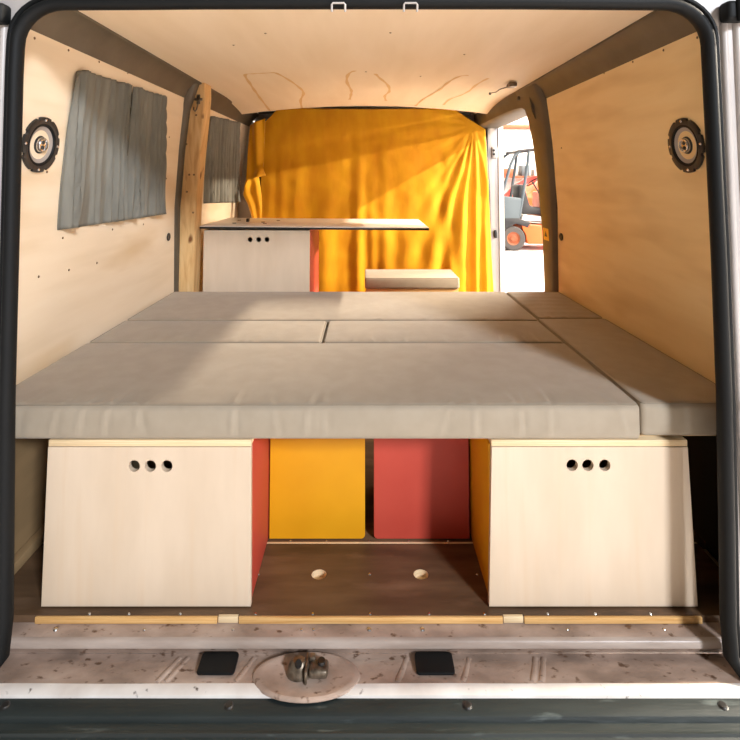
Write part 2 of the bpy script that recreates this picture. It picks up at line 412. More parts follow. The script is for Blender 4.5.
# ------------------------------------------------------------------ van fittings
def arcpath(side_l, side_r):
    P = [(-.900, 1.222, -.045), (-.872, 1.240, -.040), (-.852, 1.256, -.015), (-.849, 1.26, .06), (-.856, 1.26, .30), (-.864, 1.26, .57), (-.868, 1.26, .9), (-.872, 1.26, 1.2), (-.874, 1.26, 1.36), (-.873, 1.26, 1.43)]
    for i in range(1, 9):
        a = PI-i*PI/2/8; P.append((-.763+.11*math.cos(a), 1.26, 1.435+.103*math.sin(a)))
    P += [(-.4, 1.26, 1.5405), (0, 1.26, 1.541), (.4, 1.26, 1.5405)]
    for i in range(0, 9):
        a = PI/2-i*PI/2/8; P.append((.747+.11*math.cos(a), 1.26, 1.435+.103*math.sin(a)))
    P += [(.858, 1.26, 1.36), (.860, 1.26, 1.2), (.863, 1.26, .9), (.863, 1.26, .57), (.858, 1.26, .3), (.852, 1.26, .06), (.853, 1.256, -.015), (.872, 1.24, -.04), (.90, 1.222, -.045)]
    return P
seal = thing('door_seal', 'black rubber seal running round the open rear doorway of the van', 'seal', (0, 1.26, -.04))
P = arcpath(0, 0)
bm = BM(); sweep(bm, P, circ(.0155, .02, 14), Vector((0, 1, 0))); part('seal_bulb', bm, RUBBER, seal)
P2 = [(p[0]*1.022, p[1]+.004, p[2]*1.012) for p in P]
bm = BM(); sweep(bm, P2, circ(.008, .012, 10), Vector((0, 1, 0))); part('seal_lip', bm, RUBBER, seal)

# sill
bm = BM()
def strip(bm, pts, x0, x1, n=60, matf=None, wob=0):
    rings = []
    for i in range(n+1):
        s = i/n
        rings.append([bm.verts.new((x0(y) + (x1(y)-x0(y))*s, y, z+wob*noise3((s*3, y, 0), 3))) for y, z in pts])
    for a, b in zip(rings, rings[1:]):
        for k in range(len(pts)-1):
            f = bm.faces.new((a[k], b[k], b[k+1], a[k+1]))
            if matf: f.material_index = matf(k)
strip(bm, [(1.365, -.0172), (1.352, -.0172), (1.310, -.0176), (1.3035, -.019), (1.300, -.023), (1.2995, -.036), (1.303, -.040), (1.314, -.060)], lambda y: -.89, lambda y: .89, 60, lambda k: 1 if k in (2, 3, 4) else 0)
sill = struct('trim_22', bm, [SILL, SILLL], 40)
bm = BM()
strip(bm, [(1.312, -.058), (1.296, -.057), (1.285, -.0545), (1.245, -.051), (1.228, -.0485), (1.215, -.049), (1.206, -.053), (1.203, -.064)],
      lambda y: -.895-(1.306-y)*.5, lambda y: .895+(1.306-y)*.5, 120, lambda k: 1 if k >= 4 else 0, .0015)
for x in (-.45, -.43, -.27, .10, .25, .41, .43): sweep(bm, [(x, 1.30, -.0575), (x-.015, 1.262, -.0525), (x-.028, 1.232, -.0495)], circ(.007, .0022, 8), Vector((0, 0, 1)))
plate2 = struct('trim_23', bm, [SILL, SILLW], 40)
for x in (-.77, -.55, -.33, -.16, -.13, .008, .14, .5, .74): screw(sill, (x, 1.330, -.0173), (0, 0, 0), SM2, 1.4 if x in (-.77, .008, .14) else .8)

# oval dish with the striker
strk = thing('door_striker', 'greasy iron door latch striker in an oval dish in the sill', 'latch', (-.138, 1.247, -.05))
bm = BM(); M = Matrix.Translation((-.138, 1.247, -.0485)) @ Matrix.Diagonal((1.0, .47, 1, 1))
lathe(bm, [(0, .0008), (.09, .001), (.104, .0030), (.116, .0036), (.123, .0012), (.1255, -.003), (.122, -.006)], 48, 0, M)
part('oval_dish', bm, SILL, strk)
SK = Matrix.Translation((-.136, 1.248, -.047)) @ Matrix.Scale(1.4, 4) @ Matrix.Translation((.136, -1.248, .047))
bm = BM()
lathe(bm, [(0, .022), (.010, .021), (.017, .014), (.020, .004), (.021, 0)], 20, 0, Matrix.Translation((-.150, 1.250, -.047)) @ Matrix.Diagonal((1, .75, 1, 1)))
bm.transform(SK); part('striker_dome', bm, IRON, strk)
bm = BM(); box(bm, -.139, -.1345, 1.228, 1.264, -.047, -.026, .002); box(bm, -.134, -.124, 1.256, 1.266, -.047, -.028, .002)
bm.transform(SK); part('striker_claw', bm, IRON, strk)
bm = BM(); box(bm, -.134, -.101, 1.236, 1.262, -.047, -.032, .006, 3); bm.transform(SK); part('striker_block', bm, IRON, strk)
bm = BM(); lathe(bm, [(0, .004), (.006, .004), (.007, 0)], 12, 0, Matrix.Translation((-.113, 1.252, -.032))); bm.transform(SK); part('bolt', bm, BLACKM, strk)
bm = BM(); lathe(bm, [(0, .004), (.005, .004), (.006, 0)], 12, 0, Matrix.Translation((-.150, 1.243, -.027)) @ Matrix.Rotation(.5, 4, 'X')); bm.transform(SK); part('bolt', bm, BLACKM, strk)
for x, w, lab in ((-.350, .044, 'black rubber pad set in the sill left of the latch dish'), (.162, .045, 'black rubber pad set in the sill right of the latch dish')):
    bm = plate(rrect(x-w, x+w, 1.247, 1.301, .008), [], .006, .0015)
    bm.transform(Matrix.Translation((0, 0, -.0465)))
    tag(obj('rubber_pad', bm, RUBBER), lab, 'rubber pad', 'rubber pads in the sill')

# bumper
bp = thing('rear_bumper', 'scratched black plastic rear bumper below the sill', 'bumper', (0, 1.1, -.3))
bm = BM()
sec = [(1.208, -.058), (1.178, -.060), (1.172, -.064), (1.168, -.074), (1.154, -.0765), (1.151, -.0735), (1.147, -.0735), (1.145, -.079), (1.128, -.086), (1.116, -.094), (1.110, -.0965), (1.104, -.0985), (1.099, -.102), (1.092, -.118), (1.086, -.20), (1.09, -.30), (1.2, -.30)]
rings = []
for i in range(41):
    x = -1.15+2.3*i/40
    rings.append([bm.verts.new((x, y+.05*max(0, abs(x)-.9), z)) for y, z in sec])
for a, b in zip(rings, rings[1:]):
    for k in range(len(sec)): bm.faces.new((a[k], a[(k+1) % len(sec)], b[(k+1) % len(sec)], b[k]))
bm.faces.new(rings[0]); bm.faces.new(rings[-1][::-1])
part('bumper_cover', bm, BUMP, bp, smooth=30)
for x in (-.795, -.302, .223, .786):
    bm = BM(); lathe(bm, [(0, .003), (.004, .004), (.008, .003), (.010, .0005), (.011, 0)], 14, 0, Matrix.Translation((x, 1.190, -.0592)))
    part('bumper_bolt', bm, BLACKM, bp)

def hinge(loc, lab, w=.075, h=.05):  # black door hinge: cover block and pin
    t = thing('door_hinge', lab, 'hinge', loc, 'door hinges of the rear doorway')
    x, y, z = loc
    bm = BM(); box(bm, x-w/2, x+w/2, y-.02, y+.02, z-h/2, z+h/2, .010, 3); part('hinge_cover', bm, RUBBER, t)
    bm = BM(); lathe(bm, [(0, h*.62), (.007, h*.6), (.008, h*.5), (.008, -h*.5), (.007, -h*.6), (0, -h*.62)], 12, 0, Matrix.Translation((x-w*.2, y-.022, z))); part('hinge_pin', bm, RUBBER, t)
hinge((.936, 1.252, 1.515), 'black hinge cover at the top right corner of the doorway', .09)
hinge((-.925, 1.252, 1.51), 'black hinge cover at the top left corner of the doorway', .06)
for z, lab in ((.557, 'upper of two round black door stops on the right post'), (.475, 'lower of two round black door stops on the right post')):
    bm = BM(); lathe(bm, [(0, .03), (.014, .028), (.02, .02), (.021, .006), (.026, 0)], 20, 0, Matrix.Translation((.925, 1.272, z)) @ Matrix.Rotation(PI/2, 4, 'X'))
    tag(obj('door_stop', bm, RUBBER), lab, 'door stop', 'door stops on the right post')
# clips on the top of the doorway
for x, lab in ((-.068, 'left of two small white wire staples on the top seal'), (.110, 'right of two small white wire staples on the top seal')):
    bm = BM(); w = .0165
    tube(bm, [(x-w, 1.241, 1.512), (x-w, 1.236, 1.528), (x-w+.003, 1.235, 1.532), (x+w-.003, 1.235, 1.532), (x+w, 1.236, 1.528), (x+w, 1.241, 1.512)], .0026, 8, side=Vector((0, 1, 0)))
    tag(obj('wire_staple', bm, WHITE), lab, 'staple', 'staples on the top seal')

# speakers
def speaker(side, y, z, lab):
    t = thing('loudspeaker', lab, 'speaker', (side*wx(z), y, z), 'round speakers in the side walls')
    t.rotation_euler = (0, -side*(PI/2 + wslope(z)), 0)
    # ring with eight notches
    pts = []
    for i in range(160):
        a = 2*PI*i/160; r = .083
        d = abs(((a-PI/8+PI/8) % (PI/4))-PI/8)
        if d < .045: r = .077
        pts.append((r*math.cos(a), r*math.sin(a)))
    bm = plate(pts, [cpts(0, 0, .062, 48)], .008, .0015); bm.transform(Matrix.Translation((0, 0, .004)))
    ring = obj('speaker_ring', bm, BLACKM, t)
    for k in range(4):
        o = D.objects.new('screw', SM2); COL.objects.link(o); o.parent = ring; a = k*PI/2; o.location = (.074*math.cos(a), .074*math.sin(a), .008)
        o.scale = (1.1,)*3
    bm = BM(); lathe(bm, [(.066, .006), (.062, .009), (.057, .008), (.054, .003)], 48); obj('surround', bm, RUBBER, t)
    bm = BM(); lathe(bm, [(.055, .004), (.04, -.001), (.022, -.006), (0, -.008)], 48); obj('cone', bm, CONE, t)
    bm = BM(); lathe(bm, [(.024, -.004), (.022, .006), (.0215, .011), (.020, .013), (.017, .012), (.016, .009), (0, .009)], 32)
    tw = obj('tweeter', bm, CHROME, t)
    bm = BM(); lathe(bm, [(0, .0125), (.005, .0115), (.0065, .009)], 16, 0, Matrix.Translation((.0075, 0, 0))); lathe(bm, [(0, .0125), (.005, .0115), (.0065, .009)], 16, 0, Matrix.Translation((-.0075, 0, 0))); lathe(bm, [(.028, -.0035), (.026, .002), (.0225, .004)], 32)
    obj('tweeter_cap', bm, BLACKM, tw)
speaker(-1, 1.507, 1.20, 'round black-rimmed speaker on the left plywood wall by the curtained window')
speaker(1, 1.532, 1.20, 'round black-rimmed speaker on the bare right plywood wall')

# window curtains
def wcurtain(q, s0, s1, lab, seed, r0=.0, r1=.0):
    bm = BM(); nu, nv = 110, 40; G = []
    bl, br, tr, tl = [Vector(p) for p in q]
    rnd = random.Random(seed); ph = [rnd.uniform(0, 6.28) for _ in range(6)]
    folds = [(c+rnd.uniform(-.01, .01), w_, a_*rnd.uniform(.8, 1.15), rnd.uniform(-.05, .05)) for c, w_, a_ in ((.04, .014, .015), (.10, .012, .022), (.165, .016, .014), (.27, .03, .006), (.41, .02, .009), (.55, .03, .006), (.68, .014, .013), (.79, .015, .018), (.865, .012, .023), (.93, .012, .02), (.975, .012, .012))]
    for i in range(nu+1):
        s = s0+(s1-s0)*i/nu; u = i/nu; row = []
        for j in range(nv+1):
            v = j/nv
            zt = 0
            if r1 and u > 1-.14: zt = .032*(1-math.sqrt(max(0, 1-((u-.86)/.14)**2)))
            if r0 and u < .14: zt = .032*(1-math.sqrt(max(0, 1-((.14-u)/.14)**2)))
            a = bl.lerp(br, s); b = tl.lerp(tr, s); p = a.lerp(b, v)
            y = p.x; z = p.y-zt*v**4
            off = 0
            for c, wd, am, dr in folds:
                off += 2.1*am*(.55+.45*(1-v))*math.exp(-((u-c-dr*(v-.5)-.012*math.sin(v*4+c*20))/wd)**2)
            off += .004*noise3((u*3, v*1.2, seed), 2)
            y += .004*math.sin(v*5+ph[4]+u*12)*(1-v)
            row.append(bm.verts.new((-(wx(z)-.004-off), y, z+.12*off*(1-v)-.002)))
        G.append(row)
    for i in range(nu):
        for j in range(nv): bm.faces.new((G[i][j], G[i+1][j], G[i+1][j+1], G[i][j+1]))
    o = tag(obj('window_curtain', bm, GREYC, None, 180), lab, 'curtain', 'grey curtains over the side windows')
    m = o.modifiers.new('thick', 'SOLIDIFY'); m.thickness = .0025
wcurtain(W1, .0, .530, 'grey curtain over the large left window, the wider half beside the speaker', 1, r0=1)
wcurtain(W1, .566, 1.0, 'grey curtain over the large left window, the half nearer the wooden pillar', 2, r1=1)
wcurtain(W2, .0, .498, 'grey curtain over the small front window, the half beside the wooden pillar', 3, r0=1)
wcurtain(W2, .504, 1.0, 'grey curtain over the small front window, the half beside the mustard curtain', 4, r1=1)

# wooden pillar cover with hook
pc = thing('pillar_board', 'knotty pine board covering the left pillar between the two curtained windows', 'board', (-.96, 2.74, 0))
bm = BM(); rows = [(.0, 2.775), (.51, 2.775), (.80, 2.74), (1.0, 2.715), (1.2, 2.685), (1.40, 2.66), (1.53, 2.64), (1.598, 2.63)]
rings = []
for z, y in rows:
    x0 = -(wx(min(z, 1.52))-.004); w = .088 if z < 1.3 else (.084 if z < 1.5 else .080)
    rings.append([bm.verts.new(p) for p in ((x0, y-.012, z), (x0+w-.006, y-.012, z), (x0+w, y-.006, z), (x0+w, y+.09, z), (x0, y+.09, z))])
for a, b in zip(rings, rings[1:]):
    for i in range(5): bm.faces.new((a[i], a[(i+1) % 5], b[(i+1) % 5], b[i]))
bm.faces.new(rings[0]); bm.faces.new(rings[-1][::-1])
part('board', bm, PINE, pc)
for x, z in ((-.885, 1.43), (-.93, 1.12), (-.905, 1.12), (-.945, 1.03), (-.915, .92), (-.94, 1.28)):
    o = D.objects.new('screw', SM); COL.objects.link(o); o.parent = pc; o.rotation_euler = (PI/2, 0, 0)
    yy = [y for (zz, y) in rows if zz <= z][-1]-.012; nz = [r for r in rows if r[0] > z][0]; pz = [r for r in rows if r[0] <= z][-1]
    yy = pz[1]+(nz[1]-pz[1])*(z-pz[0])/(nz[0]-pz[0])-.0122
    o.location = (x+.96, yy-2.74, z); o.scale = (1.3,)*3
hk = thing('coat_hook', 'small dark coat hook screwed high on the pine pillar board', 'hook', (-.865, 2.632, 1.50))
bm = BM(); box(bm, -.878, -.860, 2.622, 2.628, 1.485, 1.535, .002); box(bm, -.890, -.848, 2.622, 2.628, 1.503, 1.517, .002); part('hook_plate', bm, IRON, hk)
bm = BM(); tube(bm, [(-.866, 2.622, 1.49), (-.866, 2.605, 1.478), (-.868, 2.598, 1.455), (-.876, 2.598, 1.443), (-.884, 2.600, 1.452), (-.884, 2.600, 1.466)], .0035, 8, side=Vector((0, 1, 0))); part('hook_arm', bm, IRON, hk)

# small round wall fittings and sticker
for side, y, z, lab in ((-1, 2.60, .805, 'small round dark grommet low on the left plywood wall'), (1, 2.63, .802, 'small round dark grommet low on the right plywood wall')):
    t = thing('cable_grommet', lab, 'grommet', (side*wx(z), y, z), 'grommets in the side walls'); t.rotation_euler = (0, -side*PI/2, 0)
    bm = BM(); lathe(bm, [(.014, 0), (.019, .001), (.020, .005), (.017, .007), (.013, .006), (.012, .001)], 20); obj('rim', bm, BLACKM, t)
    bm = BM(); box(bm, -.012, .012, -.003, .003, .001, .006, .001); obj('toggle', bm, IRON, t)
st = thing('warning_sticker', 'small yellow warning sticker with a dark symbol on the right pillar', 'sticker', (.97, 2.80, .80))
def onp(y, z, lift): return (wx(z)-.022-lift, y, z)
bm = BM()
vv = [bm.verts.new(onp(*p, .0015)) for p in ((2.755, .765), (2.835, .765), (2.835, .83), (2.755, .83))]; bm.faces.new(vv)
r = bmesh.ops.extrude_face_region(bm, geom=list(bm.faces))
for v in r['geom']:
    if isinstance(v, bmesh.types.BMVert): v.co.x += .001
part('sticker_sheet', bm, STICK, st, smooth=0)
bm = BM(); vv = [bm.verts.new(onp(*p, .002)) for p in ((2.775, .785), (2.815, .785), (2.795, .815))]; bm.faces.new(vv)
r = bmesh.ops.extrude_face_region(bm, geom=list(bm.faces))
for v in r['geom']:
    if isinstance(v, bmesh.types.BMVert): v.co.x -= .0006
part('symbol', bm, BLACKM, st, smooth=0)
# bare wire with connector hanging from the ceiling
cw = thing('ceiling_wire', 'short dark wire with a connector at the ceiling edge above the side door', 'wire', (.73, 2.66, 1.59))
bm = BM(); tube(bm, [(.70, 2.85, 1.580), (.715, 2.78, 1.574), (.72, 2.72, 1.579), (.745, 2.66, 1.581)], .003, 8, side=Vector((0, 0, 1))); part('wire', bm, IRON, cw)
bm = BM(); box(bm, .735, .775, 2.59, 2.65, 1.572, 1.592, .004); part('connector', bm, IRON, cw)
bm = BM(); lathe(bm, [(0, .008), (.006, .006), (.008, 0), (.006, -.006), (0, -.008)], 10, 0, Matrix.Translation((.70, 2.855, 1.578))); part('plug', bm, BLACKM, cw)

# mustard curtain between living space and cab
yc = thing('cab_curtain', 'mustard yellow velvet curtain hung across the front of the van', 'curtain', (0, 3.85, 0))
bm = BM(); nu, nv = 200, 130; G = []
XL, XR = -.80, .93
for i in range(nu+1):
    u = i/nu; row = []
    for j in range(nv+1):
        v = j/nv
        xl = -.815+.03*v; xr = .960-.055*v
        x = xl+(xr-xl)*u
        ztop = 1.640-.012*math.sin(PI*u)-.165*max(0, (u-.86)/.14)**.9-.13*max(0, (.07-u)/.07)**.9
        z = .03+(ztop-.03)*v
        low = (1-v)
        y = 3.85
        y += .011*low*math.sin(x*24+1.6*math.sin(x*5.3)+.6*math.sin(z*3))*(.3+.7*math.exp(-((x+.17)/.26)**4)) + .02*low*math.exp(-((x-.86)/.10)**2)*math.sin(x*75)
        y += .005*low*math.sin(x*47+2+2*math.sin(x*9))
        # tension folds from the upper right corner
        dx, dz = .82-x, 1.50-z
        ang = math.atan2(dx, dz+1e-6); rad = math.hypot(dx, dz)
        y += .010*math.exp(-((ang-.12)/.35)**2)*min(1, rad*2.5)*math.sin(ang*34)*(1 if dz > 0 else 0)
        y += .006*math.sin(ang*15+1)*min(1, rad*2)*math.exp(-rad*1.2)
        y += .012*noise3((x, 0, z), 3.2, 2)+.004*noise3((x, 0, z), 11, 5)
        row.append(bm.verts.new((x, y, z)))
    G.append(row)
for i in range(nu):
    for j in range(nv): bm.faces.new((G[i][j], G[i+1][j], G[i+1][j+1], G[i][j+1]))
o = part('curtain_cloth', bm, YELC, yc, smooth=180); o.modifiers.new('thick', 'SOLIDIFY').thickness = .004
bm = BM(); nu, nv = 36, 70; G = []
for i in range(nu+1):
    u = i/nu; row = []
    for j in range(nv+1):
        v = j/nv; z = .80+.70*v
        pinch = .045*math.exp(-((z-1.07)/.06)**2)
        xl = -.905+.035*v - .015*math.exp(-((z-.98)/.05)**2) + (.05*max(0, (.98-z)/.15)); xr = -.775+.02*v + .6*pinch
        if z < 1.1: xr = -.79+.02*math.sin(z*9)
        x = xl+(xr-xl)*u
        y = 3.80-.03*math.sin(PI*u)*(.6+.4*math.sin(z*8+u*3))-.012*math.sin(u*9+z*7)-.03*math.exp(-((z-1.05-.10*u)/.035)**2)
        row.append(bm.verts.new((x, y, z + .05*u*v)))
    G.append(row)
for i in range(nu):
    for j in range(nv): bm.faces.new((G[i][j], G[i+1][j], G[i+1][j+1], G[i][j+1]))
o = part('folded_edge', bm, YELC, yc, smooth=180); o.modifiers.new('thick', 'SOLIDIFY').thickness = .006
bm = BM(); tube(bm, [(-.82, 3.875, 1.60), (-.3, 3.875, 1.625), (.3, 3.875, 1.625), (.80, 3.875, 1.59)], .008, 10); part('curtain_rod', bm, BLACKM, yc)

# ------------------------------------------------------------------ furniture
def holes3(xs, z, r=.0145): return [cpts(x, z, r) for x in xs]
def cabinet(name, lab, x0, x1, y0, y1, z1, hx, hz, sidecol, colside, r=.0145, board=True, flare=0):
    t = thing(name, lab, 'cabinet', ((x0+x1)/2, (y0+y1)/2, 0), 'storage cabinets with three finger holes')
    zt = z1-.016 if board else z1
    bm = plate([(x0-flare*.5, .003), (x1+flare*.5, .003), (x1-flare*.5, zt-.001), (x0+flare*.5, zt-.001)], holes3(hx, hz, r), .016, .001)
    bm.transform(Matrix.Translation((0, y0+.008, 0)) @ XZ)
    part('front_panel', bm, BIRCH, t, smooth=20)
    sx = x1 if colside > 0 else x0
    bm = BM()
    a, b = (sx-.014, sx-.001) if colside > 0 else (sx+.001, sx+.014)
    box(bm, a, b, y0+.0165, y1, .001, zt-.0005, .001)
    part('side_panel', bm, sidecol, t, 'coloured side board')
    o_ = x0 if colside > 0 else x1
    a, b = (o_+.001, o_+.014) if colside > 0 else (o_-.014, o_-.001)
    bm = BM(); box(bm, a, b, y0+.0165, y1, .001, zt-.0005, .001); box(bm, x0+.015, x1-.015, y1-.013, y1-.0005, .001, zt-.0005, .001); box(bm, x0+.015, x1-.015, y0+.0165, y1-.0135, .001, .014, .001)
    part('carcass', bm, EDGEL, t)
    if board:
        bm = BM(); box(bm, x0+flare*.5, x1-flare*.5, y0+.002, y1, zt, z1, .001); part('top_board', bm, EDGEL, t)
    return t
cabinet('storage_cabinet', 'birch cabinet with a coral red side under the bed, left of the gap', -.832, -.298, 1.372, 1.86, .417, (-.604, -.562, -.519), .352, RED, 1, flare=.004)
cabinet('storage_cabinet', 'birch cabinet with a yellow side under the bed, right of the gap', .322, .846, 1.372, 1.86, .417, (.537, .578, .622), .354, YEL, -1, flare=.012)

def crate(x0, x1, m, lab, rs):
    t = thing('storage_box', lab, 'box', ((x0+x1)/2, 1.77, 0), 'coloured boxes at the back of the gap')
    bm = plate(rrect(x0, x1, .002, .410, rs), [], .014, .0015); bm.transform(Matrix.Translation((0, 1.627, 0)) @ XZ)
    part('front_panel', bm, m, t, smooth=20)
    bm = BM(); box(bm, x0+.004, x1-.004, 1.635, 1.90, .001, .417, .003); part('box_body', bm, DARK if False else m, t)
crate(-.2955, -.003, YEL, 'yellow box in the gap under the bed beside the red one', [0.002, .012, .002, .002])
crate(.024, .3165, RED, 'coral red box in the gap under the bed beside the yellow one', [.012, 0.002, .002, .002])

bb = BM(); box(bb, -.86, .93, 1.395, 2.66, .4172, .4212, .0005)
tag(obj('bed_board', bb, EDGEL), 'plywood board under the taupe mattress cushions', 'board')
def legbox(x0, x1, lab):
    bm = BM(); box(bm, x0, x1, 2.30, 2.62, .0, .4165, .002)
    tag(obj('bench_box', bm, BIRCH), lab, 'bench')

# mattress cushions
def cushion(x0, x1, y0, y1, z0, z1, lab, seed, r=.014, quilt=False):
    t = thing('mattress_cushion', lab, 'cushion', ((x0+x1)/2, (y0+y1)/2, z0), 'taupe cushions that make up the bed')
    bm = BM(); bmesh.ops.create_cube(bm, size=1)
    for v in bm.verts: v.co = Vector(((x0+x1)/2+v.co.x*(x1-x0), (y0+y1)/2+v.co.y*(y1-y0), (z0+z1)/2+v.co.z*(z1-z0)))
    sx = max(8, int((x1-x0)/(.0075 if seed in (1, 4) else .016))); sy = max(6, int((y1-y0)/.024))
    for k in range(1, sx): bmesh.ops.bisect_plane(bm, geom=list(bm.verts)+list(bm.edges)+list(bm.faces), plane_co=(x0+(x1-x0)*k/sx, 0, 0), plane_no=(1, 0, 0))
    for k in range(1, sy): bmesh.ops.bisect_plane(bm, geom=list(bm.verts)+list(bm.edges)+list(bm.faces), plane_co=(0, y0+(y1-y0)*k/sy, 0), plane_no=(0, 1, 0))
    for k in (.18, .35, .5, .65, .82): bmesh.ops.bisect_plane(bm, geom=list(bm.verts)+list(bm.edges)+list(bm.faces), plane_co=(0, 0, z0+(z1-z0)*k), plane_no=(0, 0, 1))
    ed = [e for e in bm.edges if len(e.link_faces) == 2 and e.calc_face_angle(0) > 1]
    bmesh.ops.bevel(bm, geom=ed, offset=r, segments=4, affect='EDGES', profile=.5)
    rnd = random.Random(seed)
    puck = [(rnd.uniform(x0+.05, x1-.05), rnd.uniform(.05, .13), rnd.uniform(-.6, .6), rnd.uniform(.004, .008)) for _ in range(int((x1-x0)*11))]
    for v in bm.verts:
        x, y, z = v.co
        fx = min(x-x0, x1-x); fy = min(y-y0, y1-y)
        if z > z1-.002:
            v.co.z += .004*min(1, fx*12)*min(1, fy*12) + .0022*noise3((x, y, 0), 5, seed)*min(1, fx*20)*min(1, fy*20)
            if quilt and abs(((y-y0) % .075)-.0375) < .012: v.co.z -= .003
            for px, ln, sl, a in puck:
                d = y-y0
                if d < ln: v.co.z += a*.8*(math.exp(-(((x-px)-sl*d)/.007)**2)-.8*math.exp(-(((x-px)-sl*d-.012)/.008)**2))*(1-d/ln)*min(1, .3+d*30)
        if y < y0+.004 and seed in (1, 2):
            bul = math.sin(PI*max(0, min(1, (z-z0)/(z1-z0))))
            v.co.y -= .005*bul*min(1, fx*20) + .002*noise3((x, z, 0), 9, seed)
            for px, ln, sl, a in (puck if seed == 1 else []):
                v.co.y -= a*.55*(math.exp(-(((x-px)+sl*(z1-z)*.6)/.006)**2)-.8*math.exp(-(((x-px)+sl*(z1-z)*.6-.011)/.008)**2))*bul
    o = part('cover', bm, TAUPE, t, smooth=60)
    rp = r*.30; zt = z1-rp+.0015
    c = lambda z, y0_: [Vector((x, y, z)) for x, y in rrect(x0+rp, x1-rp, y0_+rp, y1-rp, .014, 4)]
    bm = BM()
    pth = c(zt, y0); tube(bm, pth+[pth[0]], .0014, 6, side=Vector((0, 0, 1)))
    part('piping', bm, PIPING, t)
    return t
Z0, Z1 = .4215, .512
cushion(-1.003, .716, 1.362, 1.868, Z0, Z1, 'longest taupe cushion, lying along the rear edge of the bed', 1)
cushion(.720, 1.010, 1.372, 2.188, Z0+.004, Z1, 'long taupe cushion along the foot of the bare right wall', 2)
cushion(-1.003, -.160, 1.873, 2.156, Z0, Z1, 'narrow taupe middle cushion against the left wall', 3)
cushion(-.156, .716, 1.873, 2.156, Z0, Z1, 'narrow taupe middle cushion beside the right wall cushions', 4)
cushion(-1.003, .724, 2.161, 2.70, Z0, Z1, 'broad taupe cushion at the front of the bed, below the kitchen cabinet', 5)
cushion(.728, 1.008, 2.193, 2.70, Z0, Z1, 'short creased taupe cushion in the bed corner by the side door', 6, quilt=True)

# kitchen unit and worktop
kt = cabinet('kitchen_cabinet', 'birch kitchen cabinet with three holes and red side beyond the bed', -.884, -.307, 2.80, 3.36, .820, (-.632, -.585, -.540), .768, RED, 1, r=.0135, board=False)
del kt['group']
wt = thing('worktop', 'long white worktop with a black edge overhanging the kitchen cabinet', 'worktop', (-.28, 3.06, .826))
wt.rotation_euler = (0, math.radians(.45), 0)
bm = BM(); box(bm, -.620, .622, -.28, .30, .0085, .0125, .001); obj('top_sheet', bm, TOPW, wt)
bm = BM(); box(bm, -.620, .622, -.281, .30, -.002, .0085, .001); obj('edge_core', bm, BLACKM, wt, 35)['label'] = 'black edge of the worktop'
for x, y in ((-.50, .10), (-.48, -.10), (-.33, -.02), (-.26, .10), (-.30, -.12)):
    bm = BM(); lathe(bm, [(0, .0035), (.010, .003), (.012, .0)], 14, 0, Matrix.Translation((x, y, .0125))); obj('fastener', bm, IRON, wt)
bm = BM(); box(bm, -.435, -.42, .0, .03, .0125, .032, .002); obj('latch', bm, BLACKM, wt)

# bench with cushion in front of the curtain
bs = thing('bench_seat', 'low birch bench seat with its own small cushion in front of the mustard curtain', 'bench', (.305, 3.62, 0))
bm = BM(); box(bm, -.0, .615, 3.44, 3.76, .0, .366, .003); part('bench_base', bm, EDGE, bs)
bm = BM(); box(bm, -.008, .622, 3.43, 3.765, .368, .44, .012, 3)
cs = part('seat_cushion', bm, TAUPE, bs, 'taupe seat cushion')
bm = BM(); pth = [Vector((x, y, .4375)) for x, y in rrect(-.004, .618, 3.434, 3.761, .012, 4)]; tube(bm, pth+[pth[0]], .002, 6, side=Vector((0, 0, 1))); part('piping', bm, PIPING, cs)

# ------------------------------------------------------------------ warehouse seen through the side door
GZ = -.5
bm = BM(); box(bm, -12, 14, -6, 16.3, GZ-.05, GZ, 0); struct('ground', bm, CONC)
bm = BM(); box(bm, -4, 14, 16, 16.3, GZ, 7, 0); struct('wall_warehouse', bm, WALLW)
bm = BM(); box(bm, 2.5, 9, 15.86, 15.99, 2.66, 2.78, .01); tag(obj('wall_beam', bm, BEAMM), 'orange steel beam high on the white warehouse wall', 'beam')
bm = BM(); box(bm, 4.6, 4.75, 15.8, 15.85, 2.9, 5, .01); tag(obj('hanging_pipe', bm, FGREY), 'thin grey upright pipe above the orange wall beam', 'pipe')
sh = thing('wall_shelf', 'long shelf with goods on the white warehouse wall behind the forklift', 'shelf', (5, 15.7, 1.1))
bm = BM(); box(bm, 3.5, 8, 15.4, 15.98, 1.12, 1.18, .005); part('board', bm, BEAMM, sh)
for x in (3.9, 5.4, 6.9):
    bm = BM(); box(bm, x, x+.06, 15.45, 15.97, .95, 1.12, .005); part('bracket', bm, FGREY, sh)
for i, (x, w, h, m, lab) in enumerate(((4.35, .35, .22, BEAMM, 'flat orange carton on the warehouse shelf'), (4.85, .25, .32, FGREY, 'grey carton on the warehouse shelf'), (5.3, .4, .2, WHITE, 'white carton on the warehouse shelf'))):
    bm = BM(); box(bm, x-w/2, x+w/2, 15.5, 15.85, 1.18, 1.18+h, .01); box(bm, x-.03, x+.03, 15.498, 15.852, 1.18+h*.3, 1.182+h, .002); tag(obj('carton', bm, m), lab, 'box', 'cartons on the warehouse shelf')

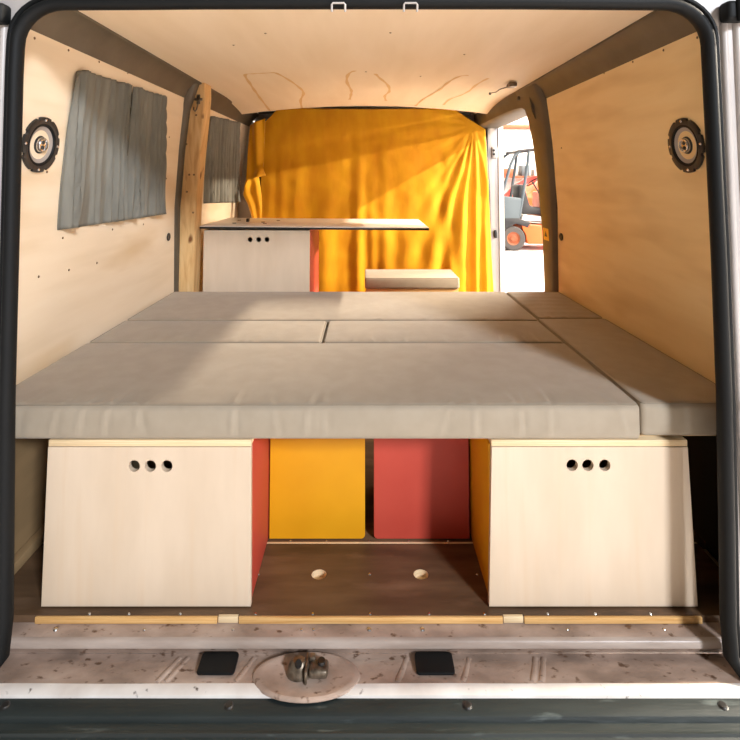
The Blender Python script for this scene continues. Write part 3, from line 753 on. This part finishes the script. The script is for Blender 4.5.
fk = thing('forklift', 'orange and grey forklift parked outside the open side door', 'forklift', (4.0, 11.8, GZ))
FY0, FY1 = 11.38, 12.42
def wheel(x, y, z, r, w, nm):
    bm = BM(); M = Matrix.Translation((x, y, z)) @ Matrix.Rotation(PI/2, 4, 'X')
    lathe(bm, [(r*.55, -w/2), (r*.9, -w/2), (r, -w*.35), (r, w*.35), (r*.9, w/2), (r*.55, w/2), (r*.55, -w/2)], 36, 0, M)
    o = part(nm, bm, TYRE, fk)
    bm = BM(); lathe(bm, [(0, w*.46), (r*.2, w*.46), (r*.24, w*.38), (r*.42, w*.30), (r*.5, w*.42), (r*.56, w*.44), (r*.56, -w*.3), (0, -w*.3)], 28, 0, M)
    h = part('hub', bm, BEAMM, o)
    return o
wheel(3.27, FY0+.11, GZ+.27, .27, .20, 'wheel'); wheel(3.27, FY1-.11, GZ+.27, .27, .20, 'wheel')
wheel(4.75, FY0+.13, GZ+.30, .30, .24, 'wheel'); wheel(4.75, FY1-.13, GZ+.30, .30, .24, 'wheel')
bm = plate(rpoly([(3.58, -.35), (4.40, -.35), (4.42, .02), (3.55, .10), (3.46, .10), (3.48, -.04), (3.54, -.12)], .04), [], 1.0, .02); bm.transform(Matrix.Translation((0, 11.9, 0)) @ XZ)
part('chassis', bm, ORANGE, fk)
bm = plate(rpoly([(2.93, -.06), (3.08, -.02), (3.34, .10), (3.60, .0), (3.66, .12), (3.40, .22), (2.98, .22)], .03), [], 1.02, .02); bm.transform(Matrix.Translation((0, 11.9, 0)) @ XZ)
part('rear_bumper_guard', bm, FDARK, fk)
bm = plate(rpoly([(2.95, .20), (3.42, .16), (3.48, .66), (3.02, .72), (2.95, .60)], .04), [], .98, .02); bm.transform(Matrix.Translation((0, 11.9, 0)) @ XZ)
part('counterweight', bm, FGREY, fk)
bm = plate(rpoly([(3.42, .14), (4.5, .05), (4.5, .18), (3.5, .30)], .03), [], 1.0, .02); bm.transform(Matrix.Translation((0, 11.9, 0)) @ XZ)
part('deck', bm, WHITE, fk)
bm = plate(rpoly([(3.50, .30), (4.02, .28), (4.05, .42), (3.72, .48), (3.58, .98), (3.44, .95), (3.48, .50)], .06), [], .5, .03); bm.transform(Matrix.Translation((0, 11.85, 0)) @ XZ)
part('seat', bm, FDARK, fk)
for y in (FY0+.06, FY1-.06):
    bm = BM(); tube(bm, [(3.03, y, .70), (3.12, y, 1.0), (3.24, y, 1.40), (3.34, y, 1.62), (3.46, y, 1.70)], .035, 8, side=Vector((0, 1, 0))); part('guard_post', bm, FGREY, fk)
    bm = BM(); tube(bm, [(3.42, y, .25), (3.52, y, .80), (3.62, y, 1.40), (3.66, y, 1.72)], .035, 8, side=Vector((0, 1, 0))); part('guard_post', bm, FGREY, fk)
bm = BM()
for y in (FY0+.06, FY1-.06): tube(bm, [(3.40, y, 1.71), (4.2, y, 1.80)], .035, 8, side=Vector((0, 1, 0)))
for k in range(7):
    x = 3.44+.12*k; box(bm, x-.018, x+.018, FY0+.06, FY1-.06, 1.70+.11*(x-3.4)-.02, 1.70+.11*(x-3.4)+.03, .005)
part('overhead_guard', bm, FDARK, fk)
bm = BM(); lathe(bm, [(.15, -.015), (.165, 0), (.15, .015), (.135, 0), (.15, -.015)], 24, 0, Matrix.Translation((3.86, 11.85, 1.02)) @ Matrix.Rotation(-.6, 4, 'Y'))
tube(bm, [(3.86, 11.85, 1.02), (4.05, 11.85, .70)], .02, 8); box(bm, 3.85, 3.87, 11.71, 11.99, 1.01, 1.03, .004)
part('steering_wheel', bm, FDARK, fk)
bm = plate(rpoly([(3.98, .18), (4.35, .16), (4.35, .74), (4.02, .80)], .05), [], .9, .02); bm.transform(Matrix.Translation((0, 11.9, 0)) @ XZ)
part('dashboard', bm, ORANGE, fk)
bm = BM()
for y in (11.60, 12.2): box(bm, 4.98, 5.08, y-.05, y+.05, GZ+.05, 2.0, .01)
for z in (-.2, .6, 1.4, 1.95): box(bm, 4.99, 5.07, 11.60, 12.2, z-.04, z+.04, .005)
part('mast', bm, FDARK, fk)
for y in (11.66, 12.14):
    bm = BM(); box(bm, 5.09, 5.15, y-.06, y+.06, GZ+.03, .2, .005); box(bm, 5.09, 6.0, y-.06, y+.06, GZ+.03, GZ+.07, .005); part('fork', bm, FDARK, fk)

lo = thing('loader', 'red and orange lifting machine standing behind the forklift', 'machine', (5.0, 14, GZ))
bm = BM(); arc = [(3.62, 13.6, .30), (3.72, 13.6, .62), (3.95, 13.6, .86), (4.3, 13.6, 1.06), (4.8, 13.6, 1.16), (5.4, 13.6, 1.18)]
sweep(bm, arc, [(-.07, -.06), (.07, -.06), (.07, .06), (-.07, .06)], Vector((0, 1, 0))); part('boom', bm, REDP, lo)
bm = plate(rpoly([(4.05, .25), (6.0, .25), (6.0, 1.0), (4.7, 1.02), (4.3, .72), (4.05, .66)], .08), [], 1.2, .03); bm.transform(Matrix.Translation((0, 14.1, 0)) @ XZ); part('body', bm, ORANGE, lo)
bm = plate(rpoly([(3.6, -.3), (6.0, -.3), (6.0, .24), (3.6, .24)], .08), [], 1.1, .03); bm.transform(Matrix.Translation((0, 14.1, 0)) @ XZ); part('base', bm, REDP, lo)
for x in (4.1, 5.6):
    for y in (13.45, 14.75):
        bm = BM(); M = Matrix.Translation((x, y, GZ+.33)) @ Matrix.Rotation(PI/2, 4, 'X')
        lathe(bm, [(0, -.12), (.28, -.12), (.33, -.08), (.33, .08), (.28, .12), (.15, .10), (0, .10)], 28, 0, M); part('wheel', bm, TYRE, lo)

# ------------------------------------------------------------------ light
sc = bpy.context.scene
w = D.worlds.new('warehouse_daylight'); sc.world = w; w.use_nodes = True
bg = w.node_tree.nodes['Background']; bg.inputs['Color'].default_value = (1.0, .88, .72, 1); bg.inputs['Strength'].default_value = .20
def area(name, loc, target, sx, sy, power, col=(1, .88, .72)):
    l = D.lights.new(name, 'AREA'); l.shape = 'RECTANGLE'; l.size = sx; l.size_y = sy; l.energy = power; l.color = col
    o = D.objects.new(name, l); COL.objects.link(o); o.location = loc
    o.rotation_euler = (Vector(target)-Vector(loc)).to_track_quat('-Z', 'Y').to_euler(); return o
def strip_light(name, x, z, y0, y1, h, power):
    o = area(name, (x, (y0+y1)/2, z), (0, (y0+y1)/2, 1.0), y1-y0, h, power)
    return o
strip_light('high_window', 8, 5.5, 1.4, 2.5, .16, 2900)
strip_light('low_window', 8, 2.95, 1.4, 2.5, .16, 1200)
strip_light('high_strip_window', 8, 5.9, 6.5, 15.5, .2, 6500)
area('rear_window', (4.9, -6.6, 5.0), (-.3, 2.0, .6), 1.3, 1.3, 1250, (.91, .98, 1.09))

# ------------------------------------------------------------------ camera
cam = D.cameras.new('camera'); co = D.objects.new('camera', cam); COL.objects.link(co); sc.camera = co
co.location = (0, 0, 1.10); co.rotation_euler = (math.radians(93.2), 0, 0)
cam.sensor_width = 36; cam.lens = 510/740*36; cam.shift_x = (370-366)/740; cam.shift_y = (150-370)/740; cam.clip_start = .02
vs = sc.view_settings; vs.view_transform = 'Standard'; vs.look = 'None'; vs.gamma = 1; vs.use_curve_mapping = False; vs.exposure = 0
